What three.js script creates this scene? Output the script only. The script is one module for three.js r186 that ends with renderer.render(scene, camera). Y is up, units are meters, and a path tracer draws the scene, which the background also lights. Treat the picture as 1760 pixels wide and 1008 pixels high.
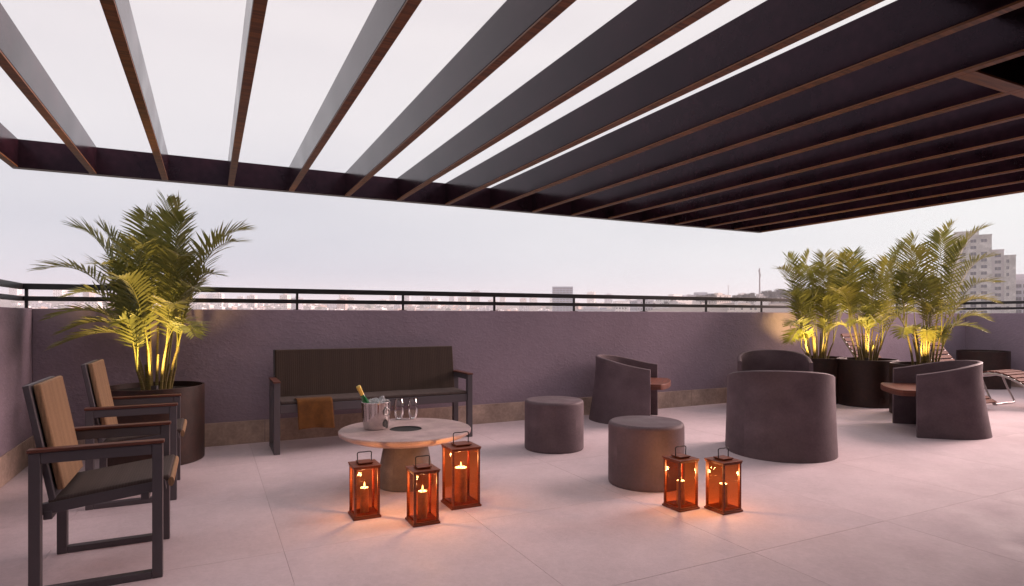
import * as THREE from 'three';
import { RoundedBoxGeometry } from 'three/addons/geometries/RoundedBoxGeometry.js';
import { mergeGeometries, mergeVertices, toCreasedNormals } from 'three/addons/utils/BufferGeometryUtils.js';

// ---------------------------------------------------------------- camera, sky, sun, exposure
const scene = new THREE.Scene();
const EYE = 1.25, FOCAL = 1047, YAW = Math.atan2(520, FOCAL);
const FWD = [Math.sin(YAW), -Math.cos(YAW)], RGT = [Math.cos(YAW), Math.sin(YAW)];
const camera = new THREE.PerspectiveCamera(2 * Math.atan(504 / FOCAL) * 180 / Math.PI, 1760 / 1008, 0.05, 6000);
camera.position.set(0, EYE, 0);
camera.lookAt(FWD[0], EYE, FWD[1]);
camera.setViewOffset(1760, 1008, 0, -42, 1760, 1008);
camera.updateProjectionMatrix();
scene.add(camera);

const renderer = new THREE.WebGLRenderer({ antialias: true });
renderer.setSize(1024, 586);
renderer.toneMapping = THREE.LinearToneMapping;
renderer.toneMappingExposure = 2.22;
renderer.shadowMap.enabled = true;

function rng(seed) {
  let a = seed >>> 0;
  return () => { a = (a + 0x6D2B79F5) | 0; let t = Math.imul(a ^ (a >>> 15), 1 | a); t = (t + Math.imul(t ^ (t >>> 7), 61 | t)) ^ t; return ((t ^ (t >>> 14)) >>> 0) / 4294967296; };
}
function lattice(seed) {
  const r = rng(seed), v = new Float32Array(4096);
  for (let i = 0; i < 4096; i++) v[i] = r();
  return (x, y, px, py) => {             // value noise that tiles with period px, py
    const xi = Math.floor(x), yi = Math.floor(y), fx = x - xi, fy = y - yi, u = fx * fx * (3 - 2 * fx), w = fy * fy * (3 - 2 * fy);
    const g = (a, b) => v[((((a % px) + px) % px) * 57 + (((b % py) + py) % py) * 131 + 7 * (a & 0)) & 4095];
    const a = g(xi, yi), b = g(xi + 1, yi), c = g(xi, yi + 1), d = g(xi + 1, yi + 1);
    return a + (b - a) * u + (c - a) * w + (a - b - c + d) * u * w;
  };
}
const LN = lattice(11), LN2 = lattice(23);
function fbm(x, y, base, oct, n = LN, fy = 1) {   // x, y in 0..1, tiles
  let s = 0, a = 0.5, t = 0, p = base;
  for (let i = 0; i < oct; i++) { s += a * n(x * p + i * 3.7, y * p * fy + i * 1.9, p, p * fy); t += a; a *= 0.55; p *= 2; }
  return s / t;
}

// dusk sky: pale lilac at the horizon, pink white higher up, brightest low on the side where the sun went down (+x)
{
  const SKY = 0.475, W = 512, H = 256, d = new Float32Array(W * H * 4);
  const az0 = Math.atan2(0.985, -0.10);
  for (let j = 0; j < H; j++) {
    const el = ((j + 0.5) / H - 0.5) * Math.PI;
    for (let i = 0; i < W; i++) {
      const u = (i + 0.5) / W, phi = (u - 0.5) * 2 * Math.PI;          // three's equirect: u = atan(z, x)
      const x = Math.cos(phi), z = Math.sin(phi);
      let da = Math.atan2(x, -z) - az0; da = Math.atan2(Math.sin(da), Math.cos(da));
      const e = Math.max(el, 0) / (Math.PI / 2);
      const glow = Math.exp(-(da * da) / 1.1) * Math.exp(-e * 3.2);
      const lift = 1 - Math.exp(-e * 5.5);
      let r = 0.37 + 0.52 * lift, g = 0.485 + 0.315 * lift, b = 0.60 + 0.205 * lift;
      const cl = fbm(u, 0.5 + el / Math.PI * 1.0, 6, 4, LN2, 1) - 0.5;
      const c2 = (fbm(u, (j + 0.5) / H, 8, 4, LN, 3) - 0.5) * (0.20 + 0.24 * Math.exp(-e * 4)) + cl * 0.14;
      r += glow * 0.36 + c2 * 0.8; g += glow * 0.37 + c2 * 0.75; b += glow * 0.26 + c2 * 0.6;
      const k = (j * W + i) * 4;
      d[k] = r * SKY; d[k + 1] = g * SKY; d[k + 2] = b * SKY; d[k + 3] = 1;
    }
  }
  const t = new THREE.DataTexture(d, W, H, THREE.RGBAFormat, THREE.FloatType);
  t.mapping = THREE.EquirectangularReflectionMapping; t.magFilter = THREE.LinearFilter; t.minFilter = THREE.LinearFilter;
  t.wrapS = THREE.RepeatWrapping; t.needsUpdate = true;
  scene.background = t; scene.environment = t;
}
const sun = new THREE.DirectionalLight(new THREE.Color().setRGB(1.0, 0.69, 0.64), 5.0);
sun.position.set(4 + 27.2, 11.6, -4 + 3.0); sun.target.position.set(4, 0, -4);
sun.castShadow = true; sun.shadow.radius = 80; sun.shadow.mapSize.set(2048, 2048);
Object.assign(sun.shadow.camera, { left: -16, right: 16, top: 14, bottom: -14, near: 1, far: 80 });
scene.add(sun); scene.add(sun.target);

// ---------------------------------------------------------------- helpers
const V = (x, y, z) => new THREE.Vector3(x, y, z);
const taken = new Map();
function numbered(name) { const n = taken.get(name) || 0; taken.set(name, n + 1); return n ? `${name}_${String(n).padStart(3, '0')}` : name; }
function tag(o, label, category, group, kind) { o.userData.label = label; if (category) o.userData.category = category; if (group) o.userData.group = group; if (kind) o.userData.kind = kind; return o; }
function thing(name, label, category, [x, y, z] = [0, 0, 0], turn = 0, group) {
  const o = new THREE.Group(); o.name = numbered(name); o.position.set(x, y, z); o.rotation.y = turn; scene.add(o);
  return tag(o, label, category, group);
}
function uvMetres(g) {                         // box-mapped uv in metres
  g = g.index ? g.toNonIndexed() : g;
  const p = g.attributes.position, n = g.attributes.normal, uv = new Float32Array(p.count * 2);
  for (let i = 0; i < p.count; i++) {
    const f = i - i % 3; let ax = 0, ay = 0, az = 0;
    for (let k = 0; k < 3; k++) { ax += Math.abs(n.getX(f + k)); ay += Math.abs(n.getY(f + k)); az += Math.abs(n.getZ(f + k)); }
    const x = p.getX(i), y = p.getY(i), z = p.getZ(i);
    if (ay >= ax && ay >= az) { uv[2 * i] = x; uv[2 * i + 1] = z; } else if (ax >= az) { uv[2 * i] = z; uv[2 * i + 1] = y; } else { uv[2 * i] = x; uv[2 * i + 1] = y; }
  }
  g.setAttribute('uv', new THREE.BufferAttribute(uv, 2));
  return g;
}
function merged(list) { list = [list].flat(); if (list.length === 1) return list[0]; return mergeGeometries(list.map((g) => { g = g.index ? g.toNonIndexed() : g; for (const k of Object.keys(g.attributes)) if (!['position', 'normal', 'uv', 'color'].includes(k)) g.deleteAttribute(k); return g; })); }
function mesh(name, geoms, mat, parent, keepUv) {
  let g = merged(geoms); if (!keepUv) g = uvMetres(g);
  const m = new THREE.Mesh(g, mat); m.castShadow = m.receiveShadow = true;
  m.name = parent ? name : numbered(name); (parent || scene).add(m); return m;
}
function share(name, g, mat, parent, pos) {  // piece with a shared geometry
  const m = new THREE.Mesh(g, mat); m.castShadow = m.receiveShadow = true; m.name = name; if (pos) m.position.set(...pos); parent.add(m); return m;
}
// rounded box given by its low and high corners
function bx(x0, y0, z0, x1, y1, z1, r = 0.004, seg = 1) {
  const w = x1 - x0, h = y1 - y0, d = z1 - z0; r = Math.min(r, w * 0.45, h * 0.45, d * 0.45);
  const g = r > 0 ? new RoundedBoxGeometry(w, h, d, seg, r) : new THREE.BoxGeometry(w, h, d);
  return g.translate((x0 + x1) / 2, (y0 + y1) / 2, (z0 + z1) / 2);
}
function bar(a, b, w, h, r = 0.003) {          // rectangular bar from a to b (w across, h up)
  const d = V().subVectors(b, a), L = d.length(), g = new RoundedBoxGeometry(w, h, L, 1, Math.min(r, w * 0.4, h * 0.4));
  const m = new THREE.Matrix4().lookAt(b, a, Math.abs(d.y) > 0.99 * L ? V(0, 0, 1) : V(0, 1, 0)); m.setPosition(V().addVectors(a, b).multiplyScalar(0.5));
  return g.applyMatrix4(m);
}
function tube(pts, r, seg = 24, rad = 6) { return new THREE.TubeGeometry(new THREE.CatmullRomCurve3(pts), seg, r, rad, false); }
const lathe = (pts, seg = 48) => new THREE.LatheGeometry(pts.map(([r, y]) => new THREE.Vector2(r, y)), seg);

// ---------------------------------------------------------------- textures and materials
function tex(w, h, fn, srgb, rx = 1, ry = 1) {
  const d = new Uint8Array(w * h * 4);
  for (let j = 0; j < h; j++) for (let i = 0; i < w; i++) {
    const c = fn(i / w, j / h), k = (j * w + i) * 4, a = Array.isArray(c) ? c : [c, c, c];
    for (let q = 0; q < 3; q++) d[k + q] = Math.max(0, Math.min(255, Math.round(a[q] * 255)));
    d[k + 3] = 255;
  }
  const t = new THREE.DataTexture(d, w, h); t.wrapS = t.wrapT = THREE.RepeatWrapping; t.magFilter = THREE.LinearFilter; t.minFilter = THREE.LinearMipmapLinearFilter; t.generateMipmaps = true;
  if (srgb) t.colorSpace = THREE.SRGBColorSpace; t.repeat.set(rx, ry); t.needsUpdate = true; return t;
}
const again = (t, rx, ry = rx) => { const c = t.clone(); c.repeat.set(rx, ry); c.needsUpdate = true; return c; };
const mottle = tex(512, 512, (x, y) => { const a = fbm(x, y, 4, 6), b = fbm(x, y, 16, 4, LN2), s = fbm(x, y, 64, 2); return 0.80 + 0.30 * (a - 0.5) + 0.14 * (b - 0.5) + 0.10 * (s - 0.5); }, true);
const soft = tex(512, 512, (x, y) => 0.93 + 0.07 * (fbm(x, y, 3, 5) - 0.5) + 0.05 * (fbm(x, y, 24, 4, LN2) - 0.5) + 0.05 * (fbm(x, y, 110, 2) - 0.5), true);
const stainy = tex(512, 512, (x, y) => { const a = fbm(x, y, 3, 5, LN2), b = fbm(x, y, 9, 5), s = fbm(x, y, 90, 2); const v = 0.80 + 0.26 * (a - 0.5) + 0.15 * (b - 0.5) + 0.08 * (s - 0.5); return [v, v * (0.985 + 0.03 * b), v * (0.98 + 0.04 * a)]; }, true);
const stucco = tex(512, 512, (x, y) => { const a = fbm(x, y, 26, 4, LN, 2), b = fbm(x, y, 60, 3, LN2), m = fbm(x, y, 10, 3, LN2); return Math.min(1, Math.max(0, 0.5 + 1.3 * (Math.max(a, 0.46) - 0.52) + 0.5 * (b - 0.5) + 0.3 * (m - 0.5))); });
const fineBump = tex(512, 512, (x, y) => 0.5 + 0.6 * (fbm(x, y, 24, 5) - 0.5) + 0.25 * (fbm(x, y, 120, 2, LN2) - 0.5));
const grain = tex(512, 512, (x, y) => { const a = fbm(x, y, 2, 4, LN, 24), b = fbm(x, y, 3, 3, LN2, 60); const v = 0.74 + 0.5 * (a - 0.5) + 0.3 * (b - 0.5); return [v, v * 0.95, v * 0.9]; }, true);   // streaks along u
const weave = tex(256, 256, (x, y) => { const s = 0.5 + 0.5 * Math.sin(x * Math.PI * 2 * 32), t = 0.5 + 0.5 * Math.sin(y * Math.PI * 2 * 32); return 0.3 + 0.35 * Math.abs(s - t) + 0.3 * fbm(x, y, 40, 2); });
const ribs = tex(256, 256, (x, y) => { const s = Math.abs(Math.sin(x * Math.PI * 16)); return 0.15 + 0.75 * Math.sqrt(s) + 0.1 * fbm(x, y, 50, 2); });
const ribColour = tex(256, 256, (x, y) => { const k = Math.floor(x * 16), s = Math.abs(Math.sin(x * Math.PI * 16)); const v = 0.76 + 0.10 * s + 0.025 * Math.sin(k * 5.3) + 0.1 * (fbm(x, y, 60, 2) - 0.5); return [v, v * 0.97, v * 0.93]; }, true);
const rust = tex(512, 512, (x, y) => { const a = fbm(x, y, 5, 5), b = fbm(x, y, 30, 3, LN2); const v = 0.72 + 0.45 * (a - 0.5) + 0.3 * (b - 0.5); return [v * 1.02, v * 0.94, v * 0.9]; }, true);
const roughMap = tex(512, 512, (x, y) => { const a = fbm(x, y, 5, 5, LN2); return [1, 0.78 + 0.5 * (a - 0.5), 1]; });

const rgb = (r, g, b) => new THREE.Color().setRGB(r, g, b);
const std = (o) => new THREE.MeshStandardMaterial(o);
const phys = (o) => new THREE.MeshPhysicalMaterial(o);
const M = {
  tile: [0, 1, 2].map((k) => std({ color: rgb(0.66 + 0.008 * k, 0.548 + 0.008 * k, 0.585 + 0.008 * k), map: again(soft, 0.55 + 0.13 * k), roughness: 0.95, roughnessMap: again(roughMap, 0.9), bumpMap: again(fineBump, 1.7), bumpScale: 0.0012 })),
  grout: std({ color: rgb(0.58, 0.485, 0.51), roughness: 0.95 }),
  stucco: std({ color: rgb(0.325, 0.258, 0.320), map: again(soft, 0.6), roughness: 0.95, bumpMap: again(stucco, 0.85), bumpScale: 0.0035 }),
  skirting: std({ color: rgb(0.72, 0.54, 0.45), map: again(mottle, 0.9), roughness: 0.7, bumpMap: again(fineBump, 2), bumpScale: 0.001 }),
  warmUnderside: std({ color: rgb(0.33, 0.135, 0.043), map: again(grain, 1.4), roughness: 0.45 }),  // orange brown that puts the warm light on the undersides into the colour
  pergola: phys({ color: rgb(0.030, 0.013, 0.022), map: again(rust, 0.8), roughness: 0.24, roughnessMap: again(roughMap, 0.7), specularIntensity: 0.45, specularColor: rgb(1, 0.72, 0.95), bumpMap: again(fineBump, 1.3), bumpScale: 0.0006 }),
  rail: std({ color: rgb(0.012, 0.011, 0.013), roughness: 0.42 }),
  frame: std({ color: rgb(0.085, 0.075, 0.088), roughness: 0.5, bumpMap: again(fineBump, 9), bumpScale: 0.0002 }),
  armWood: std({ color: rgb(0.19, 0.062, 0.042), map: again(grain, 2.2), roughness: 0.55 }),
  canvas: std({ color: rgb(0.44, 0.285, 0.175), map: again(ribColour, 4), roughness: 0.9, bumpMap: again(weave, 9), bumpScale: 0.0012 }),
  cord: std({ color: rgb(0.085, 0.058, 0.048), map: again(ribColour, 3.2), roughness: 0.9, bumpMap: again(ribs, 3.2), bumpScale: 0.0012 }),
  seatMesh: std({ color: rgb(0.10, 0.078, 0.078), map: again(ribColour, 5), roughness: 0.9, bumpMap: again(weave, 8), bumpScale: 0.001 }),
  throwCloth: std({ color: rgb(0.22, 0.085, 0.014), map: again(mottle, 3), roughness: 0.95, bumpMap: again(weave, 10), bumpScale: 0.0015 }),
  concrete: std({ color: rgb(0.205, 0.143, 0.168), map: again(stainy, 0.9), roughness: 0.85, roughnessMap: again(roughMap, 1.1), bumpMap: again(fineBump, 2), bumpScale: 0.0012 }),
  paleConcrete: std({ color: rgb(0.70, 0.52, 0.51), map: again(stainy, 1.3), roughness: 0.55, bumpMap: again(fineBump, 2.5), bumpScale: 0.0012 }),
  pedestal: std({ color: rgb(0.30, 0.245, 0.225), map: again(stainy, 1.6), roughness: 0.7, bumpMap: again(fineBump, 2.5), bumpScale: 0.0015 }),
  bowl: std({ color: rgb(0.010, 0.009, 0.009), roughness: 0.8 }),
  seatWood: std({ color: rgb(0.27, 0.085, 0.05), map: again(grain, 2), roughness: 0.5 }),
  slatWood: std({ color: rgb(0.25, 0.085, 0.048), map: again(grain, 2.4), roughness: 0.8 }),
  planter: std({ color: rgb(0.060, 0.024, 0.017), map: again(rust, 1.1), roughness: 0.5, bumpMap: again(fineBump, 2), bumpScale: 0.0015 }),
  soil: std({ color: rgb(0.035, 0.025, 0.018), map: again(stainy, 3), roughness: 1, bumpMap: again(stucco, 2), bumpScale: 0.03 }),
  leaf: [[0.19, 0.195, 0.038], [0.165, 0.18, 0.036], [0.215, 0.205, 0.04]].map((c) => phys({ color: rgb(...c), roughness: 0.95, transmission: 0.42, thickness: 0, side: THREE.DoubleSide })),
  rachis: std({ color: rgb(0.20, 0.19, 0.045), roughness: 0.6 }),
  cane: std({ color: rgb(0.26, 0.22, 0.06), map: again(grain, 6), roughness: 0.6 }),
  lanternWood: std({ color: rgb(0.36, 0.078, 0.020), map: again(grain, 3.5), roughness: 0.45 }),
  amber: phys({ color: rgb(0.92, 0.64, 0.44), roughness: 0.03, transmission: 1, thickness: 0, ior: 1.5, specularIntensity: 0.35 }),
  glass: phys({ color: rgb(0.98, 0.98, 0.98), roughness: 0.02, transmission: 1, thickness: 0, ior: 1.5 }),
  wax: phys({ color: rgb(0.86, 0.74, 0.62), roughness: 0.55, map: again(mottle, 4) }),
  wick: std({ color: rgb(0.02, 0.015, 0.012), roughness: 1 }),
  flame: std({ color: rgb(0.1, 0.05, 0.02), emissive: rgb(1.0, 0.72, 0.40), emissiveIntensity: 4 }),
  blackMetal: std({ color: rgb(0.03, 0.026, 0.028), roughness: 0.4, metalness: 0.4 }),
  steel: std({ color: rgb(0.62, 0.58, 0.57), roughness: 0.12, metalness: 1 }),
  satin: std({ color: rgb(0.55, 0.52, 0.52), roughness: 0.35, metalness: 0.9 }),
  ice: phys({ color: rgb(0.93, 0.95, 0.97), roughness: 0.15, transmission: 0.75, thickness: 0.02, ior: 1.31 }),
  bottle: phys({ color: rgb(0.02, 0.20, 0.055), roughness: 0.08, transmission: 0.25, thickness: 0, clearcoat: 1 }),
  foil: std({ color: rgb(0.62, 0.46, 0.12), roughness: 0.35, metalness: 0.5 }),
  lens: std({ color: rgb(0.3, 0.25, 0.15), emissive: rgb(1.0, 0.72, 0.3), emissiveIntensity: 2.5 }),
};

// ---------------------------------------------------------------- the setting
const XL = -1.38, XR = 12.97, ZB = -6.58, ZF = 3.4, WALL = 1.328, WT = 0.2;
const at = (px, depth) => { const t = (px - 880) / FOCAL; return [depth * (FWD[0] + t * RGT[0]), depth * (FWD[1] + t * RGT[1])]; };

{ // terrace floor: large tiles on a bed
  const fl = new THREE.Group(); fl.name = numbered('terrace_floor'); scene.add(fl); tag(fl, 'pale large format tiled roof terrace floor', 'floor', null, 'structure');
  mesh('floor_bed', bx(XL + 0.001, -0.3, ZB + 0.001, XR - 0.001, -0.0028, ZF, 0), M.grout, fl);
  const S = 1.12, J = 0.0007, xs = [XL], zs = [ZB], r = rng(5);
  for (let x = 0.355 - 2 * S; x < XR; x += S) if (x > XL + 0.05) xs.push(x); xs.push(XR);
  for (let z = -2.33 - 4 * S; z < ZF; z += S) if (z > ZB + 0.05) zs.push(z); zs.push(ZF);
  const cache = {};
  for (let i = 0; i + 1 < xs.length; i++) for (let k = 0; k + 1 < zs.length; k++) {
    const w = xs[i + 1] - xs[i] - 2 * J, d = zs[k + 1] - zs[k] - 2 * J, v = Math.floor(r() * 4), key = `${w.toFixed(3)},${d.toFixed(3)},${v}`;
    if (!cache[key]) { const g = uvMetres(new RoundedBoxGeometry(w, 0.012, d, 1, 0.0010)); const uv = g.attributes.uv; for (let q = 0; q < uv.count; q++) uv.setXY(q, uv.getX(q) + v * 3.31, uv.getY(q) + v * 1.77); cache[key] = g; }
    share('tile', cache[key], M.tile[Math.floor(r() * 3)], fl, [(xs[i] + xs[i + 1]) / 2, -0.006 + (r() - 0.5) * 0.0006, (zs[k] + zs[k + 1]) / 2]);
  }
}
function parapet(label, x0, z0, x1, z1, inner) {   // wall body box, skirting tiles on the inner face
  const w = thing('parapet_wall', label, 'wall');
  mesh('wall_body', bx(x0, -0.3, z0, x1, WALL, z1, 0.006), M.stucco, w);
  const along = inner === 'z' ? [x0, x1] : [z0, z1], S = 1.12, h = 0.225, t = 0.012, g = 0.0015;
  let a = along[0];
  const cuts = []; for (let c = 0.495 - 14 * S; c < along[1]; c += S) if (c > a + 0.05) cuts.push(c); cuts.push(along[1]);
  for (const c of cuts) {
    const lo = a + g, hi = c - g;
    if (hi > lo) {
      if (inner === 'z') mesh('skirting_tile', bx(Math.max(lo, XL + t + 0.001), 0.001, z1, Math.min(hi, XR - t - 0.001), h, z1 + t, 0.003), M.skirting, w);
      else if (inner === '+x') mesh('skirting_tile', bx(x1, 0.001, lo, x1 + t, h, Math.min(hi, ZF), 0.003), M.skirting, w);
      else mesh('skirting_tile', bx(x0 - t, 0.001, lo, x0, h, Math.min(hi, ZF), 0.003), M.skirting, w);
    }
    a = c;
  }
  return w;
}
parapet('long mauve stucco parapet with beige skirting behind the bench', XL - 0.0, ZB - WT, XR, ZB, 'z');
parapet('pink lit stucco parapet behind the two armchairs', XL - WT, ZB - WT, XL - 0.001, ZF, '+x');
parapet('bluish stucco parapet behind the empty dark planter', XR + 0.001, ZB - WT, XR + WT, ZF, '-x');

function railing(label, a, b, posts) {             // along x or z
  const r = thing('railing', label, 'railing', [0, 0, 0], 0, 'black metal railings on the parapets');
  const ax = a.z === b.z;
  for (const [n, y0, y1] of [['top_rail', 1.497, 1.549], ['middle_rail', 1.395, 1.437]])
    mesh(n, ax ? bx(a.x, y0, a.z - 0.02, b.x, y1, a.z + 0.02, 0.003) : bx(a.x - 0.02, y0, a.z, a.x + 0.02, y1, b.z, 0.003), M.rail, r);
  for (const p of posts) {
    const x = ax ? p : a.x, z = ax ? a.z : p;
    mesh('post', [bx(x - 0.012, WALL + 0.005, z - 0.012, x + 0.012, 1.4975, z + 0.012, 0.002), bx(x - 0.035, WALL, z - 0.035, x + 0.035, WALL + 0.006, z + 0.035, 0.001)], M.rail, r);
  }
}
{
  const zr = ZB - 0.1, p = []; for (let x = 0.816 - 1.131; x < XR; x += 1.131) p.push(x);
  railing('black two bar railing along the long parapet', V(XL - 0.12, 0, zr), V(XR + 0.12, 0, zr), [XL - 0.06, ...p]);
  const q = []; for (let z = zr + 1.13; z < ZF; z += 1.131) q.push(z);
  railing('two bar railing on the parapet behind the armchairs', V(XL - 0.1, 0, zr + 0.021), V(XL - 0.1, 0, ZF), q);
  railing('two bar railing on the parapet behind the empty planter', V(XR + 0.1, 0, zr + 0.021), V(XR + 0.1, 0, ZF), q);
}

{ // pergola
  const pg = thing('pergola', 'dark bronze pergola with deep vertical blades overhead', 'pergola');
  const B = EYE + 1.30, T = B + 0.245, X0 = -1.513, PITCH = 9.071 / 16, ZE = -6.62, ZN = 2.4, TH = 0.028;
  mesh('end_beam', bx(X0 - TH, B, ZE - 0.09, X0 + 16 * PITCH + TH, T, ZE, 0.003), M.pergola, pg);
  mesh('end_beam', bx(X0 - TH, B, ZN, X0 + 16 * PITCH + TH, T, ZN + 0.09, 0.003), M.pergola, pg);
  const lg = uvMetres(bx(-TH, B + 0.012, ZE + 0.0005, TH, T, ZN - 0.0005, 0.004));
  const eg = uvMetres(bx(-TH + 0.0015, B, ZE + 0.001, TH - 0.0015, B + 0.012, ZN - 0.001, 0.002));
  for (let i = 0; i <= 16; i++) { const b = share('blade', lg, M.pergola, pg, [X0 + i * PITCH, 0, 0]); share('warm_tint_strip', eg, M.warmUnderside, b); }  // strip added below each blade, coloured like its warm lit underside
  for (let i = 9; i < 16; i++) { const a = X0 + i * PITCH + TH + 0.0005, b = X0 + (i + 1) * PITCH - TH - 0.0005; const c = mesh('cross_beam', bx(a, B + 0.012, -1.89, b, T, -1.79, 0.003), M.pergola, pg); mesh('warm_tint_strip', bx(a, B, -1.888, b, B + 0.0115, -1.792, 0.002), M.warmUnderside, c); }  // cross beams get the added strip too, warm light in its colour
  for (const [x, z] of [[X0 + 0.35, ZN + 0.045], [X0 + 16 * PITCH, ZN + 0.045], [X0 + 16 * PITCH, -1.84]]) mesh('column', bx(x - 0.06, 0, z - 0.06, x + 0.06, B - 0.001, z + 0.06, 0.004), M.pergola, pg);
}

{ // the house the terrace belongs to, behind the camera: its porch roof shades the near floor and the blades' near ends
  const h = thing('house_front', 'stucco house front with glazed doors and a deep porch roof', 'house');
  const z0 = 3.2, y1 = 2.83, doors = [[0.2, 2.6], [4.4, 6.8], [8.8, 11.2]];
  let a = XL;
  for (const [d0, d1] of [...doors, [XR, XR]]) { if (d0 - a > 0.05) mesh('wall', bx(a, 0, z0, d0, y1, z0 + 0.2, 0), M.stucco, h); a = d1; }
  for (const [d0, d1] of doors) {
    mesh('lintel', bx(d0 + 0.001, 2.2, z0, d1 - 0.001, y1, z0 + 0.2, 0), M.stucco, h);
    const f = mesh('door_frame', [bx(d0, 0, z0 + 0.05, d0 + 0.06, 2.2, z0 + 0.12, 0.003), bx(d1 - 0.06, 0, z0 + 0.05, d1, 2.2, z0 + 0.12, 0.003), bx(d0 + 0.06, 2.14, z0 + 0.05, d1 - 0.06, 2.2, z0 + 0.12, 0.003), bx((d0 + d1) / 2 - 0.03, 0, z0 + 0.05, (d0 + d1) / 2 + 0.03, 2.14, z0 + 0.12, 0.003)], M.rail, h);
    mesh('pane', bx(d0 + 0.06, 0.01, z0 + 0.08, d1 - 0.06, 2.14, z0 + 0.09, 0), std({ color: rgb(0.03, 0.03, 0.035), roughness: 0.05 }), f);
  }
  mesh('added_sun_block', bx(8.5, 0, -2.2, XR, y1, z0 - 0.002, 0), M.stucco, h);   // unseen wall, added only to keep the low light off the near floor
  mesh('porch_roof', bx(XL - WT, y1 + 0.001, -1.75, XR + WT, y1 + 0.22, ZF + 0.2, 0.01), std({ color: rgb(0.30, 0.24, 0.22), map: again(mottle, 0.5), roughness: 0.9 }), h);
}

// ---------------------------------------------------------------- furniture
function armchair(label, x0, z1) {                 // faces +x; x0 = rear of the side frames, z1 = near side; 0.52 deep, 0.61 wide
  const c = thing('armchair', label, 'armchair', [x0, 0, z1], 0, 'matching armchairs by the pink parapet');
  const D = 0.52, W = 0.61, P = 0.045, H = 0.645;
  for (const z of [-P, -W]) {                      // each side: sled frame and wooden arm cap
    const s = mesh('side_frame', [bx(0, 0, z, P, H, z + P), bx(D - P, 0, z, D, H, z + P), bx(P, 0, z + 0.001, D - P, 0.035, z + P - 0.001), bx(P, H - 0.05, z + 0.001, D - P, H, z + P - 0.001)], M.frame, c);
    mesh('arm_cap', bx(-0.006, H, z - 0.004, D + 0.006, H + 0.016, z + P + 0.004, 0.004), M.armWood, s);
  }
  mesh('seat_frame', [bar(V(0.02, 0.375, -P - 0.02), V(D + 0.01, 0.435, -P - 0.02), 0.036, 0.05), bar(V(0.02, 0.375, -W + P + 0.02), V(D + 0.01, 0.435, -W + P + 0.02), 0.036, 0.05), bx(P, 0.33, -W + P, P + 0.035, 0.37, -P), bx(D - P - 0.05, 0.37, -W + P, D - P - 0.015, 0.41, -P)], M.frame, c);
  // seat sling with a rolled tan front edge
  const L = 0.49, seat = new RoundedBoxGeometry(L, 0.03, W - 2 * P - 0.01, 2, 0.012); seat.rotateZ(0.117); seat.translate(0.06 + L / 2, 0.437, -W / 2);
  const st = mesh('seat', seat, M.seatMesh, c);
  mesh('front_roll', (() => { const g = new THREE.CylinderGeometry(0.019, 0.019, W - 2 * P - 0.012, 12); g.rotateX(Math.PI / 2); g.scale(0.7, 1.25, 1); g.translate(0.06 + L + 0.003, 0.445, -W / 2); return g; })(), M.canvas, st);
  // backrest: tan sling on a grey frame, leaning back
  const bk = new RoundedBoxGeometry(0.03, 0.5, W - 2 * P - 0.05, 2, 0.01); bk.rotateZ(0.185); bk.translate(0.062, 0.70, -W / 2);
  const b = mesh('backrest', bk, M.canvas, c);
  const bf = new RoundedBoxGeometry(0.028, 0.545, W - 2 * P - 0.012, 1, 0.006); bf.rotateZ(0.185); bf.translate(0.030, 0.675, -W / 2);
  mesh('back_frame', bf, M.frame, b);
}
armchair('tan backed metal armchair farther from the palm planter', -0.722, -3.37);
armchair('tan backed metal armchair right beside the palm planter', -0.722, -4.755);

{ // bench
  const b = thing('bench', 'long dark corded bench with metal sled arms against the parapet', 'bench', [0.52, 0, -5.90]);
  const W = 1.95, D = 0.46, P = 0.055, H = 0.65;
  for (const x of [0, W - P]) {
    const s = mesh('side_frame', [bx(x, 0, -P, x + P, H, 0), bx(x, 0, -D, x + P, H, -D + P), bx(x + 0.001, 0, -D + P, x + P - 0.001, 0.04, -P), bx(x + 0.001, H - 0.05, -D + P, x + P - 0.001, H, -P)], M.frame, b);
    mesh('arm_cap', bx(x - 0.005, H, -D - 0.005, x + P + 0.005, H + 0.016, 0.005, 0.004), M.armWood, s);
  }
  mesh('seat_frame', [bx(P, 0.37, -0.055, W - P, 0.45, -0.01, 0.006), bx(P, 0.36, -D + 0.02, W - P, 0.43, -D + 0.06, 0.006), bx(P, 0.39, -D + 0.06, P + 0.04, 0.44, -0.055), bx(W - P - 0.04, 0.39, -D + 0.06, W - P, 0.44, -0.055)], M.frame, b);
  mesh('seat', bx(P + 0.004, 0.4505, -D + 0.075, W - P - 0.004, 0.482, -0.012, 0.012, 2), M.seatMesh, b);
  const bk = new RoundedBoxGeometry(W - 0.1, 0.48, 0.035, 2, 0.012); bk.rotateX(-0.16); bk.translate(W / 2, 0.695, -D + 0.02);
  const k = mesh('backrest', bk, M.cord, b);
  const bf = [0.055, W - 0.055].map((x) => { const g = new RoundedBoxGeometry(0.03, 0.56, 0.03, 1, 0.004); g.rotateX(-0.16); g.translate(x, 0.655, -D - 0.013); return g; });
  const tr = new RoundedBoxGeometry(W - 0.08, 0.03, 0.03, 1, 0.004); tr.translate(0, 0.265, 0); tr.rotateX(-0.16); tr.translate(W / 2, 0.655, -D - 0.013); bf.push(tr);
  mesh('back_frame', bf, M.frame, k);
}
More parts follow.
